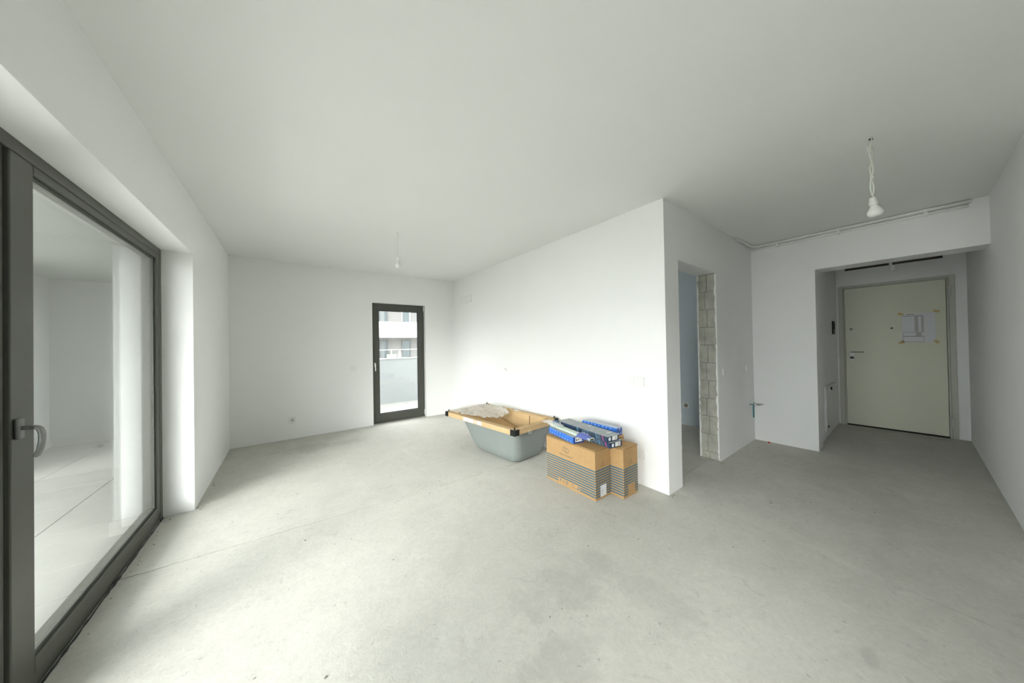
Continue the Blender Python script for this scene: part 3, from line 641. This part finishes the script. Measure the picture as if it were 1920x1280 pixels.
def dark_box(label, loc, rz):
    w, l, h = .140, .625, .046
    t = thing('navy_fittings_box', label, 'box', loc, rz, 'stacked long navy fittings boxes')
    body = box('box_body', (0, w, 0, l, 0, h), m_navy, t, .002)
    bm = bmesh.new(); abox(bm, -.003, w+.008, -.006, l, h, h+.0022); top = link('printed_lid', bm, m_greytop, t)
    quads('print_text', (-.003, l, h+.0022), (0, -1, 0), (1, 0, 0), [], m_white, top, .0005, polys=[])
    zt = h+.0028; bm = bmesh.new()
    def pq(y0, y1, x0, x1): bm.faces.new([bm.verts.new(p) for p in ((x0, y0, zt), (x1, y0, zt), (x1, y1, zt), (x0, y1, zt))])
    for k in range(6): pq(l-.05-k*.045, l-.025-k*.045, .02, .024); pq(l-.06-k*.045, l-.03-k*.045, .05, .055); pq(l-.055-k*.045, l-.03-k*.045, .085, .089)
    pq(.06, .075, .070, .125); pq(.09, .096, .085, .12); pq(.30, .318, .10, .135); pq(.2, .21, .03, .05)
    me = bpy.data.meshes.new('print_marks'); bm.to_mesh(me); bm.free(); me.materials.append(m_paper); o = bpy.data.objects.new('print_marks', me); C.objects.link(o); o.parent = top; o['kind'] = 'stuff'
    # long side: slate panels divided by light blue slashes and one magenta slash near the end
    P1 = [[(l-.29, .006), (l-.225, .006), (l-.235, h-.004), (l-.29, h-.004)], [(l-.195, .006), (l-.125, .006), (l-.140, h-.004), (l-.210, h-.004)], [(l-.105, .006), (l-.062, .006), (l-.078, h-.004), (l-.120, h-.004)]]
    quads('slate_panels', (0, l, 0), (0, -1, 0), (0, 0, 1), [], m_slate, body, .0006, polys=P1)
    sl = lambda a: [(a, .004), (a+.008, .004), (a-.008, h-.002), (a-.016, h-.002)]
    quads('light_slashes', (0, l, 0), (0, -1, 0), (0, 0, 1), [], m_lblue, body, .0009, polys=[sl(l-.210), sl(l-.115), sl(l-.34)])
    quads('magenta_slash', (0, l, 0), (0, -1, 0), (0, 0, 1), [], m_pink, body, .0009, polys=[sl(l-.042)])
    quads('side_label', (0, l, 0), (0, -1, 0), (0, 0, 1), [(.022, .045, .008, h-.006)], m_white, body, .0008)
    lb = quads('end_label', (0, 0, 0), (1, 0, 0), (0, 0, 1), [(.058, .122, .007, h-.005)], m_white, body, .0008)
    quads('label_print', (0, 0, 0), (1, 0, 0), (0, 0, 1), [(.09, .112, .016, .032), (.064, .07, .024, .028)], m_lgrey, lb, .0012)
    quads('round_mark', (0, 0, 0), (1, 0, 0), (0, 0, 1), [], m_paperm, body, .0008, polys=[[(.030+.0135*math.cos(a), .023+.0155*math.sin(a)) for a in [2*PI*i/18 for i in range(18)]]])
    return t
dark_box('long navy fittings box with pink slash, lower of the two stacked', (2.086, 1.478, .4045), -.105)
dark_box('long navy fittings box with pink slash, upper of the two stacked', (2.070, 1.496, .4535), -.110)

# film-wrapped bar lying on the left blue box
fp = thing('film_wrapped_bar', 'pale bar wrapped in clear film with blue printed ends, on the left blue box', 'package', (1.972, 1.600, .4590), -.155)
# slim pale sleeve
box('sleeve', (0, .060, 0, .56, 0, .018), m_green, fp, .003)
box('end_opening', (.010, .050, -.001, .002, .004, .014), m_dark, fp)
bm = bmesh.new()
L0 = []
for (y, hw, hz) in ((.004, .031, .020), (.04, .036, .030), (.09, .040, .038), (.13, .037, .034), (.16, .032, .021)):
    L0.append([bm.verts.new((.030+hw*a, y, b)) for a, b in ((-1, .001), (-.95, hz*.5), (-.55, hz), (.3, hz+.004), (.85, hz*.7), (1, .001))])
for a, b in zip(L0, L0[1:]):
    for i in range(5): bm.faces.new((a[i], a[i+1], b[i+1], b[i]))
link('printed_film', bm, m_filmb, fp, smooth=True)
quads('film_marks', (.010, .03, .0345), (1, .1, 0), (0, 1, .1), [(.004, .014, .01, .014), (.02, .03, .03, .036), (.01, .018, .05, .058), (.026, .036, .012, .02), (.004, .012, .07, .076)], m_paperm, fp, .003)
bm = bmesh.new(); rg = random.Random(5); G2 = []
for i in range(15):
    row = []
    for j in range(13):
        y = .40+.27*i/14; x = -.03+.100*j/12
        e = 1-abs(j-6)/6.0; zz = .019+.026*e*math.sin(PI*i/14)+rg.uniform(0, .009)
        row.append(bm.verts.new((x+rg.uniform(-.003, .003), y+rg.uniform(-.004, .004), max(.0195 if 0 < x < .06 and y < .56 else .004, zz))))
    G2.append(row)
for i in range(14):
    for j in range(12): bm.faces.new((G2[i][j], G2[i+1][j], G2[i+1][j+1], G2[i][j+1]))
link('clear_film_end', bm, m_film, fp)
bm = bmesh.new(); tube_bm(bm, [(.015+.020*math.cos(a)+.02, .50+.038*math.sin(a*1.0), .042+.006*math.sin(3*a)) for a in [2*PI*i/14 for i in range(15)]], [.004+.003*(i % 2) for i in range(15)], 6)
link('blue_twist', bm, mat('blue_wrap', (.10, .22, .42), .4), fp, smooth=True)

# ------------------------------------------------------------------ plaster crumbs on the floor
bm = bmesh.new(); r = random.Random(12)
spots = [(1.256*2.0+r.uniform(-.03, .05), 1.19+r.uniform(-.03, .02)) for _ in range(9)]+[(XI+.01+r.uniform(0, .03), YJ+r.uniform(-.02, .03)) for _ in range(6)]+[(XI+.02+r.uniform(0, .03), 3.95+r.uniform(-.05, .05)) for _ in range(6)]
spots += [(XW+.03+r.uniform(0, .03), r.uniform(2.2, 3.38)) for _ in range(14)]+[(r.uniform(-.3, 4.5), r.uniform(-.3, 1.1)) for _ in range(45)]+[(r.uniform(-.4, 1.6), r.uniform(1.2, 4.9)) for _ in range(40)]
spots += [(r.uniform(.45, .8), YF-.012-r.uniform(0, .02)) for _ in range(10)]+[(OXR+r.uniform(-.04, .03), YC-.02+r.uniform(-.03, .01)) for _ in range(8)]
for x, y in spots:
    s = r.uniform(.0015, .005); m4 = Matrix.Translation((x, y, s*.5)) @ Matrix.Rotation(r.uniform(0, 6), 4, 'Z') @ Matrix.Diagonal((s*r.uniform(.8, 2), s, s*.7, 1))
    bmesh.ops.create_icosphere(bm, subdivisions=1, radius=1, matrix=m4)
cr_ = link('plaster_crumbs', bm, m_mortar); tag(cr_, 'scattered crumbs of grey plaster on the bare screed floor', 'debris'); cr_['kind'] = 'stuff'
# rough dark joint where window frame meets the screed
bm = bmesh.new(); r = random.Random(2); pts = [(XW+.002+r.uniform(0, .004), Y0+.05+(YJ-Y0-.06)*i/90, .002) for i in range(91)]
tube_bm(bm, pts, [r.uniform(.003, .007) for _ in pts], 6); st(link('trim_1', bm, m_anth2))

# ------------------------------------------------------------------ terrace outside
TZ0 = -.04
tf = st(box('terrace_floor', (-2.80, 7.0, -5.0, 7.20, -.30, TZ0-.012), m_dark))
bmt = bmesh.new(); abox(bmt, 0, .594, 0, .594, -.012, 0)
t0 = link('tile', bmt, m_tile, tf, bevel=.002); first = True
def tiles(x0, y0, nx, ny):
    global first
    for i in range(nx):
        for j in range(ny):
            if first: o = t0; first = False
            else: o = t0.copy(); C.objects.link(o); o.parent = tf
            o.location = (x0+.6*i, y0+.6*j, TZ0)
tiles(-2.645, -4.7, 3, 20); tiles(-.842, 5.536, 13, 3)
st(boxes('terrace_wall', [(-2.95, -1.0+.0, 7.10, 7.30, -.3, 2.27), (-2.95, -2.63, 5.48, 7.10, -.3, 2.27), (-1.0, -.6, 7.10, 7.30, -.3, 2.27)], m_ext))
st(box('terrace_ceiling', (-3.1, -1.0, 1.5, 7.30, 2.27, 2.42), m_ext))
st(boxes('outer_wall', [(-1.0, -.975, YJ+.0, 5.53, -.3, 2.7), (-1.0, -.862, YJ-.005, YJ, -.3, ZL), (-1.0, -.862, Y0, YJ-.005, ZL-.005, ZL), (-1.0, 7.0, 5.53, 5.56, DZ, 3.2), (-1.0, DX0, 5.5, 5.53, -.3, DZ), (DX1, 3.0, 5.5, 5.53, -.3, DZ)], m_ext))
boxes_ = boxes('trim_2', [(-2.63, -1.0, 7.085, 7.10, TZ0, TZ0+.10), (-2.63, -2.615, 5.48, 7.085, TZ0, TZ0+.10), (-1.02, -1.0, YJ-.005, 5.53, TZ0, TZ0+.10), (-1.02, -.87, YJ-.018, YJ-.005, TZ0, TZ0+.10)], m_tile); st(boxes_)
pp = st(box('parapet', (-.6, 7.0, 7.18, 7.36, -.3, .97), m_par))
box('coping', (-.6, 7.0, 7.165, 7.375, .97, .985), m_white, pp, .003)
bal = thing('glass_balustrade', 'low glass balustrade with white top rail on the terrace parapet outside the door', 'railing', (0, 7.27, .985))
box('top_rail', (-.6, 7.0, -.014, .014, .190, .204), m_white, bal, .004)
for k in range(6):
    bm = bmesh.new(); x0 = -.55+1.25*k; bm.faces.new([bm.verts.new(p) for p in ((x0, 0, .0), (x0+1.2, 0, 0), (x0+1.2, 0, .185), (x0, 0, .185))]); link('glass_panel', bm, m_glass, bal)
    box('post', (x0+1.21, x0+1.235, -.012, .012, 0, .185), m_white, bal, .002)
# side rail of the terrace (outside the big window)
sr = st(box('terrace_kerb', (-2.80, -2.68, -5.0, 5.48, TZ0, .08), m_extw))

# ------------------------------------------------------------------ opposite apartment block
gd = st(box('ground', (-60, 80, -60, 90, -4.2, -4.0), m_ground))
ab = thing('apartment_building', 'pale apartment block with deep white balcony bands seen through the balcony door', 'building', (6, 21.5, -4))
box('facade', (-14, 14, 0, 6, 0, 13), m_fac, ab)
for zz in (.05, 3.05-.2, 5.85-.02, 8.65): box('balcony_slab', (-14, 14, -1.5, 0, zz, zz+.16), m_extw, ab)
for zb_, zt in ((2.85, 3.75), (5.83, 6.81), (8.80, 9.75)): box('balcony_parapet', (-14, 14, -1.62, -1.50, zb_, zt), m_extw, ab)
m_pane = mat('dim_window', (.055, .075, .078), .25)
def fwin(x0, x1, z0, z1, fm, curtain=False, fw=.05):
    f = boxes('window', [(x0, x0+fw, -.06, 0, z0, z1), (x1-fw, x1, -.06, 0, z0, z1), (x0+fw, x1-fw, -.06, 0, z0, z0+fw), (x0+fw, x1-fw, -.06, 0, z1-fw, z1)], fm, ab)
    box('pane', (x0+fw, x1-fw, -.02, -.005, z0+fw, z1-fw), m_pane, f)
    if curtain: box('curtain', (x0+fw, x0+(x1-x0)*.62, -.03, -.021, z0+fw, z1-fw), m_curt, f)
m_wing = mat('grey_window_frame', (.08, .09, .09), .5)
for (x0, x1, cur) in ((4.91, 5.45, True), (6.39, 7.0, False), (2.2, 3.1, True), (8.6, 9.4, False)):
    fwin(x0-6, x1-6, 3.12, 5.66, m_wing, cur); fwin(x0-6, x1-6, 6.05, 8.6 if x0 > 5.5 else 8.6, m_wing if x0 < 5.5 else m_white, cur); 
ta = thing('balcony_planter', 'white tapered planter on the opposite balcony', 'planter', (5.36, 20.25, -1.0))
bm = bmesh.new(); v = []
for (s, zz) in ((.19, 0), (.24, 1.72)):
    v.append([bm.verts.new((a*s, b*.2, zz)) for a, b in ((-1, -1), (1, -1), (1, 1), (-1, 1))])
loft(bm, v, True, True); link('pot', bm, m_white, ta)
bm = bmesh.new(); r = random.Random(3)
for k in range(26):
    a = r.uniform(0, 6.28); b = Vector((r.uniform(-.15, .15), r.uniform(-.1, .1), 1.74)); tip = b+Vector((math.cos(a)*.10, math.sin(a)*.1, r.uniform(.02, .12))); sd_ = Vector((-math.sin(a), math.cos(a), 0))*.02
    bm.faces.new([bm.verts.new(p) for p in (b-sd_, b+sd_, tip)])
link('leaves', bm, m_leaf, ta)
dr = thing('drying_rack', 'white folding drying rack standing on the opposite balcony', 'rack', (5.92, 20.4, -1.0))
for s in (-1, 1):
    tube('leg', [(0, .1*s, 1.92), (-.34, .1*s, 0)], .018, m_white, dr, 6); tube('leg', [(0, .1*s, 1.92), (.34, .1*s, 0)], .018, m_white, dr, 6)
for zz in (1.2, 1.5, 1.9): tube('rung', [(-.02, -.1, zz), (-.02, .1, zz)], .012, m_white, dr, 6)
bx_ = thing('planter_trough', 'row of dark low plants in a trough on the opposite balcony', 'plant', (4.75, 20.2, -1.0))
box('trough', (-.35, .3, -.15, .15, 0, 1.32), m_extw, bx_)
bm = bmesh.new()
for k in range(90):
    a = r.uniform(0, 6.28); b = Vector((r.uniform(-.34, .29), r.uniform(-.1, .1), 1.32)); tip = b+Vector((math.cos(a)*.08, math.sin(a)*.08, r.uniform(.05, .22))); sd_ = Vector((-math.sin(a), math.cos(a), 0))*.03
    bm.faces.new([bm.verts.new(p) for p in (b-sd_, b+sd_, tip)])
link('leaves', bm, m_leaf, bx_)
